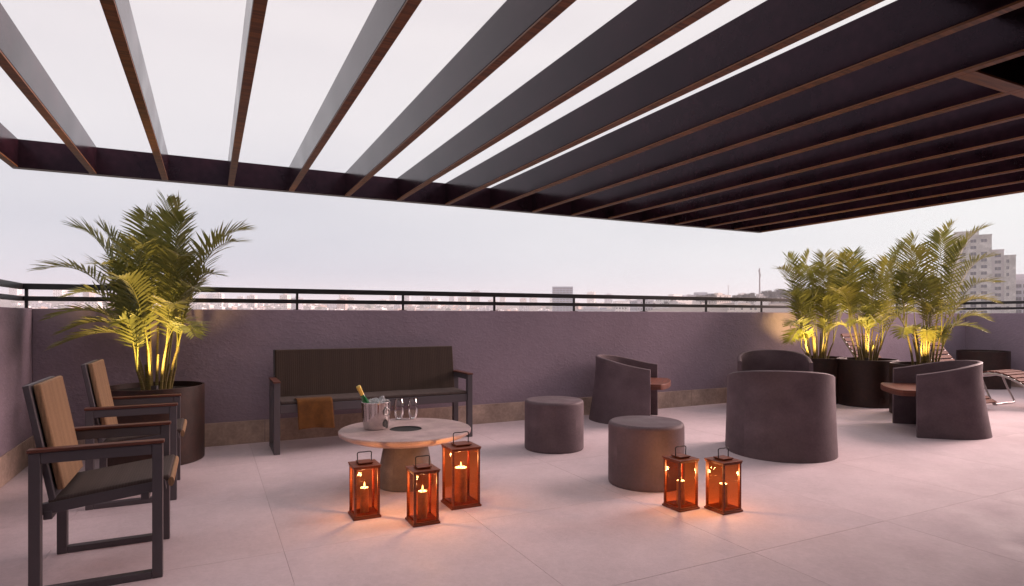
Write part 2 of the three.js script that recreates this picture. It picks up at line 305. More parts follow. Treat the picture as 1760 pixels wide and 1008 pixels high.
{ // throw draped over the bench's front edge
  const W = 0.315, nx = 16, path = [[0.483, -0.17], [0.492, -0.08], [0.492, -0.02], [0.486, 0.006], [0.46, 0.016], [0.40, 0.02], [0.33, 0.026], [0.26, 0.022], [0.215, 0.026]];
  const outer = [], r = rng(9), fold = (u, s) => 0.006 * Math.sin(u * 9 + 1.2) * s + 0.005 * Math.sin(u * 17 + s * 3) * s;
  const pos = [], idx = [], n = path.length;
  for (const side of [0, 1]) for (let j = 0; j < n; j++) for (let i = 0; i <= nx; i++) {
    const u = i / nx, s = Math.max(0, (j - 3) / (n - 4)), t = side ? -0.010 : 0, down = j > 3;
    pos.push((u - 0.5) * W * (1 + 0.03 * s) + 0.018 * s, path[j][0] + (down ? 0 : t + 0.004) + 0.012 * s * Math.sin(u * 3.1 + 0.4), path[j][1] + (down ? t : 0) + 0.011 + fold(u, s));
  }
  const q = (a, b, c, d) => idx.push(a, b, c, a, c, d), row = nx + 1, off = n * row;
  for (let j = 0; j + 1 < n; j++) for (let i = 0; i < nx; i++) { const a = j * row + i; q(a, a + row, a + row + 1, a + 1); q(off + a, off + a + 1, off + a + row + 1, off + a + row); }
  for (let j = 0; j + 1 < n; j++) for (const i of [0, nx]) { const a = j * row + i; i ? q(a, a + row, off + a + row, off + a) : q(a, off + a, off + a + row, a + row); }
  for (let i = 0; i < nx; i++) { const a = (n - 1) * row + i; q(a, off + a, off + a + 1, a + 1); const c = i; q(c, c + 1, off + c + 1, off + c); }
  let g = new THREE.BufferGeometry(); g.setAttribute('position', new THREE.Float32BufferAttribute(pos, 3)); g.setIndex(idx); g.computeVertexNormals();
  const m = mesh('throw_blanket', g, M.throwCloth); m.position.set(0.875, 0, -5.905); tag(m, 'ochre brown throw folded over the bench front', 'blanket');
}

const TX = 1.313, TZ = -4.43, TH_ = 0.42;
{ // round table
  const t = thing('round_table', 'round concrete coffee table on a conical pedestal', 'table', [TX, 0, TZ]);
  const R = 0.487;
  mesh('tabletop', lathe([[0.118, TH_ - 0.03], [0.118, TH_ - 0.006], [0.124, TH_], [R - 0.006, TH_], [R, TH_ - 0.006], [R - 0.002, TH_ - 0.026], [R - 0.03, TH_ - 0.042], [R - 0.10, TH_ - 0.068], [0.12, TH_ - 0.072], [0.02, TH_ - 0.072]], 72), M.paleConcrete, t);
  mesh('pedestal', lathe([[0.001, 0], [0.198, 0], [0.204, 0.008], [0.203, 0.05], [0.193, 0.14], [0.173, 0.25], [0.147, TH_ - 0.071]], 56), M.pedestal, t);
  mesh('fire_bowl', lathe([[0.001, TH_ - 0.012], [0.112, TH_ - 0.011], [0.1175, TH_ - 0.002], [0.1176, TH_ - 0.029], [0.001, TH_ - 0.03]].reverse(), 40), M.bowl, t);
}
const onTable = (px, y) => at(px, (EYE - TH_) * FOCAL / (y - 546));
const [BX, BZ] = onTable(646, 737);
{ // ice bucket, ice, bottle
  const b = thing('ice_bucket', 'polished steel ice bucket on the round table', 'bucket', [BX, TH_, BZ]);
  mesh('bowl', lathe([[0.001, 0], [0.082, 0], [0.090, 0.006], [0.099, 0.06], [0.104, 0.13], [0.108, 0.195], [0.112, 0.200], [0.110, 0.205], [0.104, 0.200], [0.100, 0.13], [0.094, 0.06], [0.084, 0.012], [0.001, 0.010]], 48), M.steel, b);
  for (const s of [-1, 1]) { const g = new THREE.TorusGeometry(0.024, 0.0045, 8, 24); g.translate(0.02, 0.133, 0.112); g.rotateY(s > 0 ? 0.35 : 0.35 + Math.PI); const h = mesh('ring_handle', g, M.satin, b); const k = new THREE.SphereGeometry(0.011, 14, 10); k.translate(0.02, 0.160, 0.109); k.rotateY(s > 0 ? 0.35 : 0.35 + Math.PI); mesh('knob', k, M.satin, h); }
  const r = rng(3), cubes = [];
  for (let i = 0; i < 34; i++) { const a = r() * 6.283, q = Math.sqrt(r()) * 0.068, s = 0.028 + r() * 0.012, g = new RoundedBoxGeometry(s, s * (0.8 + r() * 0.3), s, 2, 0.006); g.rotateX(r() * 3); g.rotateY(r() * 3); const x = Math.cos(a) * q; g.translate(BX + x, TH_ + 0.155 + r() * 0.045 + Math.max(0, x) * 0.45, BZ + Math.sin(a) * q); cubes.push(g); }
  const ice = mesh('ice_cubes', cubes, M.ice); tag(ice, 'heap of clear ice cubes filling the steel bucket', 'ice', null, 'stuff');
  const bo = thing('bottle', 'green gold foiled bottle tilted in the ice bucket', 'bottle', [BX - 0.012, TH_ + 0.06, BZ]);
  bo.rotation.z = 0.44; bo.rotation.x = 0.1;
  const body = [[0.001, 0], [0.030, 0], [0.036, 0.008], [0.037, 0.09], [0.035, 0.125], [0.026, 0.16], [0.0185, 0.19], [0.0155, 0.215], [0.0145, 0.235]];
  mesh('glass_body', lathe(body, 28), M.bottle, bo);
  mesh('foil', lathe([[0.0152, 0.222], [0.0150, 0.262], [0.0172, 0.265], [0.0178, 0.285], [0.0160, 0.296], [0.001, 0.299]], 24), M.foil, bo);
}
for (const [px, y, label] of [[685.5, 721.5, 'clear tulip glass next to the steel ice bucket'], [709.5, 720.5, 'clear tulip glass farther from the ice bucket']]) {
  const [x, z] = onTable(px, y), g = thing('drinking_glass', label, 'glass', [x, TH_, z], 0, 'tulip glasses on the round table');
  mesh('bowl', lathe([[0.001, 0.004], [0.020, 0.004], [0.026, 0.010], [0.037, 0.05], [0.042, 0.085], [0.039, 0.125], [0.032, 0.165], [0.0325, 0.1655], [0.0405, 0.125], [0.0435, 0.085], [0.0385, 0.05], [0.0275, 0.008], [0.024, 0.001], [0.001, 0.0005]], 32), phys({ color: rgb(1, 1, 1), roughness: 0.01, transmission: 1, thickness: 0.002, ior: 1.5 }), g);
}

// lanterns
function lantern(label, x0, z0, w, h, candleR, candleH, power) {   // x0, z0: near left corner; amber glass between wooden posts
  const l = thing('lantern', label, 'lantern', [x0 + w / 2, 0, z0 - w / 2], 0, 'wooden candle lanterns on the terrace floor');
  const s = w / 2, b = 0.022, i = s - 0.008, top = h - 0.02;
  mesh('base', [bx(-s, 0, -s, s, b * 0.6, s, 0.003), bx(-s + 0.006, b * 0.6, -s + 0.006, s - 0.006, b, s - 0.006, 0.003)], M.lanternWood, l);
  mesh('roof', [bx(-s + 0.004, top, -s + 0.004, s - 0.004, top + 0.012, s - 0.004, 0.003), bx(-s, top + 0.012, -s, s, h, s, 0.004)], M.lanternWood, l);
  mesh('roof_cap', [bx(-s * 0.46, h, -s * 0.46, s * 0.46, h + 0.006, s * 0.46, 0.002), bx(-s * 0.52, h + 0.006, -s * 0.52, s * 0.52, h + 0.014, s * 0.52, 0.002)], M.lanternWood, l);
  const P = 0.014;
  for (const [px, pz, q] of [[-i, -i, 2], [i - P, i - P, 2], [i - P, -i, 1], [-i, i - P, 1]]) { mesh('post', bx(px, b, pz, px + P, top, pz + P, 0.002), M.lanternWood, l); }
  for (const q of [-1, 1]) {
    const e = q * (i - 0.010);
    mesh('pane', bx(-i + P, b, e - 0.0008, i - P, top, e + 0.0008, 0), M.amber, l);
    mesh('pane', bx(e - 0.0008, b, -i + P, e + 0.0008, top, i - P, 0), M.amber, l);
  }
  const hw = s * 0.5, y = h + 0.009, hh = w * 0.36;
  mesh('handle', tube([V(-hw, y, 0), V(-hw, y + hh * 0.5, 0), V(-hw, y + hh * 0.93, 0), V(-hw + 0.008, y + hh, 0), V(0, y + hh, 0), V(hw - 0.008, y + hh, 0), V(hw, y + hh * 0.93, 0), V(hw, y + hh * 0.5, 0), V(hw, y, 0)], 0.0034, 60, 8), M.blackMetal, l);
  const c = thing('candle', label.replace(/^.*?lantern/, 'lit pillar candle inside the lantern'), 'candle', [x0 + w / 2, b, z0 - w / 2], 0, 'lit candles inside the lanterns');
  mesh('wax', lathe([[0.001, 0], [candleR, 0], [candleR, candleH - 0.004], [candleR - 0.003, candleH], [candleR - 0.007, candleH - 0.002], [candleR * 0.5, candleH - 0.006], [0.001, candleH - 0.007]], 28), M.wax, c);
  mesh('wick', new THREE.CylinderGeometry(0.0012, 0.0014, 0.014, 6).translate(0, candleH - 0.001, 0), M.wick, c);
  const f = mesh('flame', lathe([[0.0005, 0], [0.0042, 0.004], [0.0056, 0.010], [0.0040, 0.019], [0.0016, 0.028], [0.0003, 0.033]], 14), M.flame, c); f.position.y = candleH + 0.004;
  const p = new THREE.PointLight(rgb(1.0, 0.94, 0.70), power, 0, 2); p.position.set(0, candleH + 0.05, 0); p.castShadow = true; p.shadow.radius = 0.7; p.name = 'candle_light'; c.add(p);
}
lantern('small wooden candle lantern nearest the armchairs', 0.789, -3.773, 0.174, 0.329, 0.027, 0.155, 0.105);
lantern('small wooden candle lantern before the table pedestal, beside the tallest lantern', 1.083, -3.50, 0.172, 0.329, 0.029, 0.165, 0.105);
lantern('tallest wooden candle lantern, next to the round table', 1.402, -3.70, 0.212, 0.395, 0.042, 0.225, 0.125);
lantern('small wooden candle lantern standing against the nearer drum pouf', 2.694, -3.012, 0.172, 0.329, 0.027, 0.155, 0.105);
lantern('small wooden candle lantern between the drum pouf and a barrel chair back', 2.904, -2.846, 0.172, 0.329, 0.027, 0.15, 0.105);

// poufs
for (const [x, z, label] of [[2.959, -5.051, 'grey concrete drum pouf standing alone past the bench'], [2.965, -3.685, 'grey concrete drum pouf with a lantern standing against it']]) {
  const R = 0.283, H = 0.465, p = thing('pouf', label, 'pouf', [x, 0, z], x + z, 'concrete drum poufs');
  mesh('drum', lathe([[0.001, 0], [R - 0.008, 0], [R - 0.002, 0.006], [R, 0.02], [R - 0.001, H - 0.03], [R - 0.006, H - 0.012], [R - 0.018, H - 0.002], [R - 0.03, H], [0.001, H + 0.001]], 64), M.concrete, p);
}

// barrel chairs
function barrelShell() {
  const R = 0.475, A = 0.25, T = 0.045, nu = 44, ny = 10, pos = [], idx = [];
  const plan = (u, off) => {                    // u 0..1 round the U, off inwards
    const Ls = A, La = Math.PI * R, tot = 2 * Ls + La, s = u * tot, r = R - off;
    if (s < Ls) return [-r, A - s]; if (s > Ls + La) return [r, s - Ls - La];
    const t = (s - Ls) / R; return [-r * Math.cos(t), -r * Math.sin(t)];
  };
  const top = (z) => { const k = Math.min(1, Math.max(0, (A - z) / (A + R))); return 0.645 + 0.13 * (k * k * (3 - 2 * k) * 0.35 + k * 0.65); };
  const P = (u, v, inner) => {
    const [px, pz] = plan(u, inner ? T : 0), [ox, oz] = plan(u, 0), y = v * top(oz), h = y / 0.75, k = Math.min(1, Math.max(0, (A - oz) / (A + R)));
    const flare = 0.085 * Math.pow(1 - Math.min(1, h), 1.25) + 0.016 * Math.pow(h, 4), sx = 1 + (flare - 0.055) * 0.55, bz = pz - (flare - 0.03) * k * 1.25;
    return [px * sx, y, bz];
  };
  const row = ny + 1, grid = (inner) => { const o = pos.length / 3; for (let i = 0; i <= nu; i++) for (let j = 0; j <= ny; j++) pos.push(...P(i / nu, j / ny, inner)); return o; };
  const q = (a, b, c, d) => idx.push(a, b, c, a, c, d);
  const o = grid(false), n = grid(true);
  for (let i = 0; i < nu; i++) for (let j = 0; j < ny; j++) { const a = i * row + j; q(o + a, o + a + 1, o + a + row + 1, o + a + row); q(n + a, n + a + row, n + a + row + 1, n + a + 1); }
  // rounded rim: a ridge between the two skins
  const rim = pos.length / 3; for (let i = 0; i <= nu; i++) { const a = P(i / nu, 1, false), b = P(i / nu, 1, true); pos.push((a[0] * 0.8 + b[0] * 0.2), a[1] + 0.008, a[2] * 0.8 + b[2] * 0.2, a[0] * 0.2 + b[0] * 0.8, a[1] + 0.008, a[2] * 0.2 + b[2] * 0.8); }
  for (let i = 0; i < nu; i++) {
    const a = o + i * row + ny, b = n + i * row + ny, c = rim + 2 * i;
    q(a, c, c + 2, a + row); q(c, c + 1, c + 3, c + 2); q(c + 1, b, b + row, c + 3);
    const e = o + i * row, f = n + i * row; q(e, e + row, f + row, f);
  }
  for (const i of [0, nu]) for (let j = 0; j < ny; j++) { const a = o + i * row + j, b = n + i * row + j; i ? q(a, a + 1, b + 1, b) : q(a, b, b + 1, a + 1); }
  for (const i of [0, nu]) { const a = o + i * row + ny, b = n + i * row + ny, c = rim + 2 * i; i ? (idx.push(a, c, b), idx.push(c, c + 1, b)) : (idx.push(a, b, c), idx.push(c, b, c + 1)); }
  let g = new THREE.BufferGeometry(); g.setAttribute('position', new THREE.Float32BufferAttribute(pos, 3)); g.setIndex(idx);
  g = toCreasedNormals(g, 0.75); return g;
}
{
  const shell = uvMetres(barrelShell());
  const sh = new THREE.Shape(), R = 0.405; sh.moveTo(-R, 0); sh.lineTo(-R, -0.36); sh.bezierCurveTo(-R * 0.8, -0.46, R * 0.8, -0.46, R, -0.36); sh.lineTo(R, 0); sh.absarc(0, 0, R, 0, Math.PI, false);
  const seat = uvMetres(new THREE.ExtrudeGeometry(sh, { depth: 0.05, bevelEnabled: true, bevelThickness: 0.006, bevelSize: 0.006, bevelSegments: 2, curveSegments: 20 }).rotateX(-Math.PI / 2).rotateY(0).translate(0, 0.425, 0));
  // extruded plan has +y towards -z after the turn: the straight front of the shape lies at +z
  const sup = uvMetres(bx(-0.36, 0.0, -0.02, 0.36, 0.415, 0.03, 0.004));
  const list = [
    [4.65, -6.02, 0.785, 'dark barrel chair beside the parapet, nearest the bench'],
    [6.98, -5.93, -0.785, 'barrel chair with its open front towards the drum poufs'],
    [4.817, -4.02, 2.356, 'grey barrel chair turned away, its back to the lanterns'],
    [7.10, -3.95, -2.356, 'grey barrel chair in front of the palm planters, wooden seat showing'],
  ];
  for (const [x, z, turn, label] of list) {
    const c = thing('barrel_chair', label, 'chair', [x, 0, z], turn, 'concrete barrel chairs');
    share('shell', shell, M.concrete, c); share('seat', seat, M.seatWood, c); share('seat_support', sup, M.concrete, c);
  }
}

// ---------------------------------------------------------------- planters, palms, uplights
function planter(x, z, label) {
  const R = 0.39, H = 0.655, p = thing('planter', label, 'planter', [x, 0, z], x * 2.1, 'dark cylindrical planters');
  mesh('pot', lathe([[0.001, 0], [R - 0.012, 0], [R - 0.004, 0.004], [R, 0.012], [R, H - 0.004], [R - 0.003, H], [R - 0.017, H], [R - 0.02, H - 0.004], [R - 0.02, H - 0.09]], 64), M.planter, p);
  const g = new THREE.CircleGeometry(R - 0.021, 40, 0, Math.PI * 2).rotateX(-Math.PI / 2).translate(0, H - 0.045, 0);
  mesh('soil', g, M.soil, p);
  return H - 0.045;
}
const UP = V(0, 1, 0);
function frondGeometry(p0, p1, p2, leafLen, r, pairs) {      // quadratic rachis p0 -> p2, two rows of folded leaflets
  const curve = new THREE.QuadraticBezierCurve3(p0, p1, p2), pos = [], nor = [];
  const tri = (a, b, c) => { const n = V().subVectors(b, a).cross(V().subVectors(c, a)).normalize(); for (const p of [a, b, c]) { pos.push(p.x, p.y, p.z); nor.push(n.x, n.y, n.z); } };
  for (let i = 0; i < pairs; i++) {
    const f = (i + 0.5) / pairs, t = 0.20 + 0.80 * f, o = curve.getPoint(t), tan = curve.getTangent(t);
    const side = V().crossVectors(tan, UP); if (side.lengthSq() < 0.02) side.set(1, 0, 0.3); side.normalize();
    const nrm = V().crossVectors(side, tan).normalize();
    const L = leafLen * (0.42 + 0.75 * Math.sin(Math.PI * Math.pow(Math.min(1, f * 0.94 + 0.04), 0.72))) * (0.88 + r() * 0.24);
    const ahead = 0.62 + 0.75 * f * f + (r() - 0.5) * 0.22;
    for (const s of [-1, 1]) {
      const d = side.clone().multiplyScalar(s).addScaledVector(tan, ahead).addScaledVector(nrm, 0.34 + (r() - 0.5) * 0.22).normalize();
      const droop = 0.04 + 0.20 * r(), w = (0.0068 + 0.003 * r()) * (0.75 + 0.4 * Math.sin(Math.PI * f));
      const wd = V().crossVectors(d, nrm).normalize().multiplyScalar(w).addScaledVector(nrm, w * 0.35 * s);
      const P = (k, q) => o.clone().addScaledVector(d, L * k).addScaledVector(UP, -droop * L * k * k).addScaledVector(wd, q);
      const a0 = P(0, -0.25), a1 = P(0, 0.25), b0 = P(0.25, -0.95), b1 = P(0.25, 0.95), c0 = P(0.62, -0.85), c1 = P(0.62, 0.85), e = P(1, 0);
      tri(a0, a1, b1); tri(a0, b1, b0); tri(b0, b1, c1); tri(b0, c1, c0); tri(c0, c1, e);
    }
  }
  const g = new THREE.BufferGeometry(); g.setAttribute('position', new THREE.Float32BufferAttribute(pos, 3)); g.setAttribute('normal', new THREE.Float32BufferAttribute(nor, 3)); g.setAttribute('uv', new THREE.Float32BufferAttribute(new Float32Array(pos.length / 3 * 2), 2));
  return [g, curve];
}
function taperTube(curve, r0, r1, seg, rad) {
  const g = new THREE.TubeGeometry(curve, seg, 1, rad, false), p = g.attributes.position, c = V();
  for (let i = 0; i <= seg; i++) { curve.getPointAt(i / seg, c); const k = r0 + (r1 - r0) * i / seg; for (let j = 0; j <= rad; j++) { const q = i * (rad + 1) + j; p.setXYZ(q, c.x + (p.getX(q) - c.x) * k, c.y + (p.getY(q) - c.y) * k, c.z + (p.getZ(q) - c.z) * k); } }
  g.computeVertexNormals(); return g;
}
// a palm: tips are [right, up, towards the camera] in metres from the soil's centre, seen from the photograph's side
function palm(x, y, z, label, seed, tips, canes, fill) {
  const r = rng(seed), t = thing('areca_palm', label, 'palm', [x, y, z], -YAW, 'potted palms in cylindrical planters');
  const tops = [];
  for (let i = 0; i < canes; i++) {
    const a = i / canes * 6.283 + r(), q = 0.03 + 0.11 * Math.sqrt(r()), h = 0.16 + 0.42 * r(), sp = 1.25 + 0.5 * r() + 0.5 * h, b = V(Math.cos(a) * q, -0.02, Math.sin(a) * q * 0.9), e = V(b.x * sp, h, b.z * sp);
    const cv = new THREE.QuadraticBezierCurve3(b, V(b.x * 1.2, h * 0.5, b.z * 1.2), e);
    const st = mesh('cane', taperTube(cv, 0.0145, 0.009, 8, 8), M.cane, t);
    for (let k = 1; k < 4; k++) { const c = cv.getPointAt(k / 4), g = new THREE.TorusGeometry(0.0138 - 0.0014 * k, 0.0018, 5, 12).rotateX(Math.PI / 2).translate(c.x, c.y, c.z); mesh('ring', g, M.rachis, st); }
    tops.push(e);
  }
  const all = tips.slice();
  for (let i = 0; i < fill; i++) { const a = r() * 6.283, up = 0.32 + 1.02 * r(), q = (0.18 + 0.36 * r()) * (1.2 - 0.5 * up); all.push([Math.cos(a) * q, up, Math.sin(a) * q]); }
  all.forEach(([tx, ty, tz], i) => {
    const tip = V(tx, ty, tz); let best = tops[0], bd = 1e9;
    for (const o of tops) { const d = -(o.x * tx + o.z * tz) + r() * 0.05; if (d < bd) { bd = d; best = o; } }
    const out = Math.hypot(tx, tz), arch = Math.min(1, out / Math.max(0.3, ty));
    const ctl = V(best.x + (tx - best.x) * 0.36, best.y + (ty - best.y) * (0.72 + 0.30 * arch) + 0.12 * arch + 0.08, best.z + (tz - best.z) * 0.36);
    const len = best.distanceTo(tip), [g, cv] = frondGeometry(best, ctl, tip, 0.13 + 0.15 * Math.min(1.2, len), r, Math.round(13 + 13 * Math.min(1.4, len)));
    const f = mesh('frond', g, M.leaf[Math.floor(r() * 3)], t, true);
    mesh('rachis', taperTube(cv, 0.0072, 0.0016, 14, 5), M.rachis, f);
  });
}
function uplight(x, y, z, px, pz, label, power, spread) {   // spike light in the soil, aimed up into the palm
  const d = V((px - x) * 0.6, 0.8, (pz - z) * 0.6).normalize();
  const u = thing('spike_light', label, 'spotlight', [x, y, z], 0, 'small uplights in the planters');
  const turn = (g) => g.applyQuaternion(new THREE.Quaternion().setFromUnitVectors(UP, d)).translate(0, 0.03, 0);
  mesh('housing', [turn(lathe([[0.001, -0.02], [0.020, -0.016], [0.026, 0.0], [0.028, 0.038], [0.031, 0.042], [0.026, 0.042], [0.024, 0.034], [0.001, 0.034]], 20)), new THREE.CylinderGeometry(0.006, 0.003, 0.06, 8).translate(0, 0.0, 0)], M.blackMetal, u);
  mesh('lens', turn(new THREE.CircleGeometry(0.0235, 20).rotateX(-Math.PI / 2).translate(0, 0.036, 0)), M.lens, u);
  const s = new THREE.SpotLight(rgb(1.0, 0.66, 0.22), power, 0, spread, 1, 2); s.position.set(d.x * 0.05, 0.03 + d.y * 0.05, d.z * 0.05); s.target.position.set(d.x, 0.03 + d.y, d.z); s.castShadow = true; s.shadow.radius = 1; s.name = 'uplight_beam'; u.add(s); u.add(s.target);
}
const PL = [
  [-0.43, -6.165, 'dark brown planter behind the two armchairs'],
  [8.20, -6.165, 'black planter against the long parapet, beyond a barrel chair'],
  [8.45, -5.56, 'black planter standing middle of the three palm planters'],
  [8.25, -4.66, 'black planter half hidden by the wooden seated barrel chair'],
  [12.42, -6.02, 'empty black planter in the parapet corner'],
];
const soil = PL.map(([x, z, l]) => planter(x, z, l))[0];
const tipPx = (k, depth, cx, list) => list.map(([px, py, dz]) => { const d = depth - (dz || 0); return [(px - cx) / FOCAL * d, EYE + (546 - py) / FOCAL * d - soil, dz || 0]; });
palm(PL[0][0], soil, PL[0][1], 'wide arching palm in the planter behind the armchairs', 101, tipPx(0, 5.33, 264, [
  [424, 416, 0.15], [398, 396, -0.2], [140, 392, 0.1], [92, 464, 0.2], [236, 368, -0.1], [283, 345, 0.0], [318, 352, 0.1], [338, 378, 0.2], [378, 472, 0.1], [380, 500, 0.3], [112, 548, 0.25], [140, 572, 0.3], [132, 598, 0.35], [362, 578, 0.25], [350, 530, 0.4], [176, 460, -0.25], [160, 508, 0.35], [205, 395, 0.25], [352, 440, 0.35], [258, 372, -0.3], [300, 420, 0.45], [225, 455, 0.45], [262, 480, 0.5]]), 20, 24);
palm(PL[1][0], soil, PL[1][1], 'palm in the planter against the long parapet', 202, tipPx(1, 9.1, 1396, [
  [1322, 462, 0.1], [1350, 440, -0.1], [1382, 433, 0], [1402, 438, 0.1], [1440, 440, 0.1], [1445, 470, 0.2], [1330, 505, 0.25], [1326, 560, 0.35], [1458, 520, 0.2], [1365, 460, 0.3], [1420, 455, -0.2], [1335, 590, 0.2]]), 20, 16);
palm(PL[2][0], soil, PL[2][1], 'palm in the middle planter of the three', 303, tipPx(2, 8.75, 1490, [
  [1436, 440, 0.1], [1460, 435, 0.1], [1480, 450, -0.1], [1546, 422, 0.1], [1560, 426, -0.1], [1555, 455, 0.2], [1425, 480, 0.3], [1440, 560, 0.3], [1552, 500, 0.3], [1505, 450, 0.3], [1420, 500, 0.2], [1560, 540, 0.3]]), 20, 16);
palm(PL[3][0], soil, PL[3][1], 'tallest palm, behind the wooden seated barrel chair', 404, tipPx(3, 7.86, 1597, [
  [1692, 392, 0.1], [1655, 385, -0.1], [1690, 442, 0.2], [1706, 486, 0.1], [1580, 408, 0], [1610, 404, 0.15], [1555, 430, 0.2], [1545, 470, 0.25], [1540, 505, 0.1], [1682, 550, 0.25], [1690, 570, 0.1], [1535, 580, 0.25], [1640, 420, 0.3], [1538, 550, -0.1], [1690, 520, 0.3]]), 20, 16);
PL.slice(0, 4).forEach(([x, z], i) => { const k = 0.35, L = Math.hypot(x, z), ux = i === 1 ? -0.97 : -x / L, uz = i === 1 ? 0.24 : -z / L; uplight(x + ux * k, soil, z + uz * k, x, z, ['spike light at the foot of the wide arching palm', 'spike light at the foot of the palm against the long parapet', 'spike light at the foot of the middle planter palm', 'spike light at the foot of the tallest palm'][i], [3.0, 3.0, 2.7, 2.7][i], [1.0, 1.25, 1.0, 1.0][i]); });

// ---------------------------------------------------------------- loungers
function lounger(x0, z0, label) {                  // near rail at x0, head end at z0, feet towards +z
  const l = thing('sun_lounger', label, 'sun lounger', [x0, 0, z0], 0, 'wave shaped slatted sun loungers'), W = 0.56;
  const prof = new THREE.CatmullRomCurve3([[0, 1.0], [0.12, 0.83], [0.27, 0.63], [0.45, 0.47], [0.66, 0.395], [0.86, 0.42], [1.06, 0.475], [1.26, 0.455], [1.48, 0.345], [1.70, 0.20], [1.88, 0.10]].map(([s, y]) => V(0, y, s)));
  for (const x of [0, W]) {
    const c = new THREE.CatmullRomCurve3(prof.getSpacedPoints(24).map((p) => V(x, p.y - 0.03, p.z)));
    mesh('side_rail', taperTube(c, 0.017, 0.017, 48, 8), M.satin, l);
  }
  const n = 27;
  for (let i = 0; i < n; i++) { const t = (i + 0.5) / n, p = prof.getPointAt(t), d = prof.getTangentAt(t), g = new RoundedBoxGeometry(W + 0.02, 0.018, 0.062, 1, 0.004); g.rotateX(-Math.atan2(d.y, d.z)); g.translate(W / 2, p.y, p.z); mesh('slat', g, M.slatWood, l); }
  for (const [a, b, y] of [[0.95, 1.12, 0.44], [0.55, 0.36, 0.40]]) mesh('leg', [tube([V(-0.0, y, a), V(-0.005, y * 0.5, (a + b) / 2), V(-0.005, 0.03, b), V(0.02, 0.014, b + 0.004), V(W / 2, 0.014, b + 0.004), V(W - 0.02, 0.014, b + 0.004), V(W + 0.005, 0.03, b), V(W + 0.005, y * 0.5, (a + b) / 2), V(W, y, a)], 0.014, 64, 8)], M.satin, l);
}
lounger(8.97, -6.33, 'wooden slatted lounger right behind the middle palm planter');
lounger(9.98, -5.83, 'wooden slatted lounger nearer the empty planter');

// ---------------------------------------------------------------- the city beyond
const GROUND = -32;
function landHeight(x, z) {
  const d = Math.hypot(x, z), depth = x * FWD[0] + z * FWD[1], px = depth > 1 ? 880 + FOCAL * (x * RGT[0] + z * RGT[1]) / depth : 5000;
  const s = (a, b, v) => { const k = Math.min(1, Math.max(0, (v - a) / (b - a))); return k * k * (3 - 2 * k); };
  let y = GROUND + s(260, 2300, d) * (32 + 50) + 5 * Math.sin(x * 0.006 + 1) * Math.cos(z * 0.005) * s(300, 900, d);
  const hx = x - 480, hz = z + 420; y += 40 * Math.exp(-(hx * hx + hz * hz) / (2 * 170 * 170));      // wooded rise beyond the palms
  return y;
}
{
  const n = 96, S = 6000, g = new THREE.PlaneGeometry(S, S, n, n).rotateX(-Math.PI / 2), p = g.attributes.position;
  for (let i = 0; i < p.count; i++) { const k = (v) => Math.sign(v) * Math.pow(Math.abs(v) / (S / 2), 1.6) * (S / 2); const x = k(p.getX(i)), z = k(p.getZ(i)); p.setXYZ(i, x, landHeight(x, z), z); }
  g.computeVertexNormals();
  const m = mesh('ground', g, std({ color: rgb(0.13, 0.125, 0.11), map: again(mottle, 0.01), roughness: 1 })); tag(m, 'hazy ground of the city beyond the terrace', 'ground', null, 'structure');
  const h = mesh('host_building', bx(XL - WT, GROUND - 1, ZB - WT, XR + WT, -0.301, ZF + WT, 0), std({ color: rgb(0.4, 0.38, 0.37), map: again(mottle, 0.4), roughness: 0.9 })); tag(h, 'building that carries the roof terrace', 'building', null, 'structure');
}
function blockGeometry(w, d, h, floors, bays, seed) {   // small far building: body, parapet, roof house, window recess blocks; vertex colours
  const r = rng(seed), list = [], add = (g, c) => { g = g.index ? g.toNonIndexed() : g; const n = g.attributes.position.count, a = new Float32Array(n * 3); for (let i = 0; i < n; i++) a.set(c, 3 * i); g.setAttribute('color', new THREE.BufferAttribute(a, 3)); list.push(g); };
  add(bx(-w / 2, -14, -d / 2, w / 2, h, d / 2, 0), [1, 1, 1]);
  add(bx(-w / 2 - 0.2, h, -d / 2 - 0.2, w / 2 + 0.2, h + 0.7, d / 2 + 0.2, 0), [0.85, 0.8, 0.78]);
  add(bx(-w * 0.2, h + 0.7, -d * 0.2, w * 0.12, h + 3.2, d * 0.2, 0), [0.9, 0.9, 0.92]);
  add(bx(w * 0.2, h + 0.7, -d * 0.1, w * 0.34, h + 2.2, d * 0.15, 0), [0.5, 0.55, 0.65]);
  for (let f = 0; f < floors; f++) for (let b = 0; b < bays; b++) for (const face of [0, 1, 2]) {
    if (r() < 0.12) continue;
    const L = face ? d : w, fh = h / floors, y0 = f * fh + fh * 0.3, y1 = y0 + fh * 0.45, a = -L / 2 + (b + 0.25) * L / bays, c = a + 0.5 * L / bays, o = 0.06, k = 0.16 + 0.12 * r();
    add(face === 0 ? bx(a, y0, d / 2 - 0.1, c, y1, d / 2 + o, 0) : face === 1 ? bx(w / 2 - 0.1, y0, a, w / 2 + o, y1, c, 0) : bx(-w / 2 - o, y0, a, -w / 2 + 0.1, y1, c, 0), [k, k * 1.02, k * 1.1]);
  }
  return merged(list);
}
const cityMat = [[0.74, 0.72, 0.71], [0.62, 0.58, 0.56], [0.50, 0.50, 0.54], [0.66, 0.60, 0.54], [0.48, 0.36, 0.31], [0.80, 0.78, 0.76], [0.40, 0.41, 0.46]].map((c) => std({ color: rgb(...c), roughness: 0.85, vertexColors: true }));
const kinds = [['low_house', 14, 11, 7, 2, 4], ['low_house', 22, 12, 9, 3, 6], ['apartment_block', 18, 14, 24, 8, 4], ['apartment_block', 26, 14, 33, 11, 6], ['tower_block', 16, 16, 52, 16, 4], ['warehouse', 40, 20, 9, 2, 7]].map(([n, w, d, h, f, b], i) => [n, blockGeometry(w, d, h, f, b, 50 + i)]);
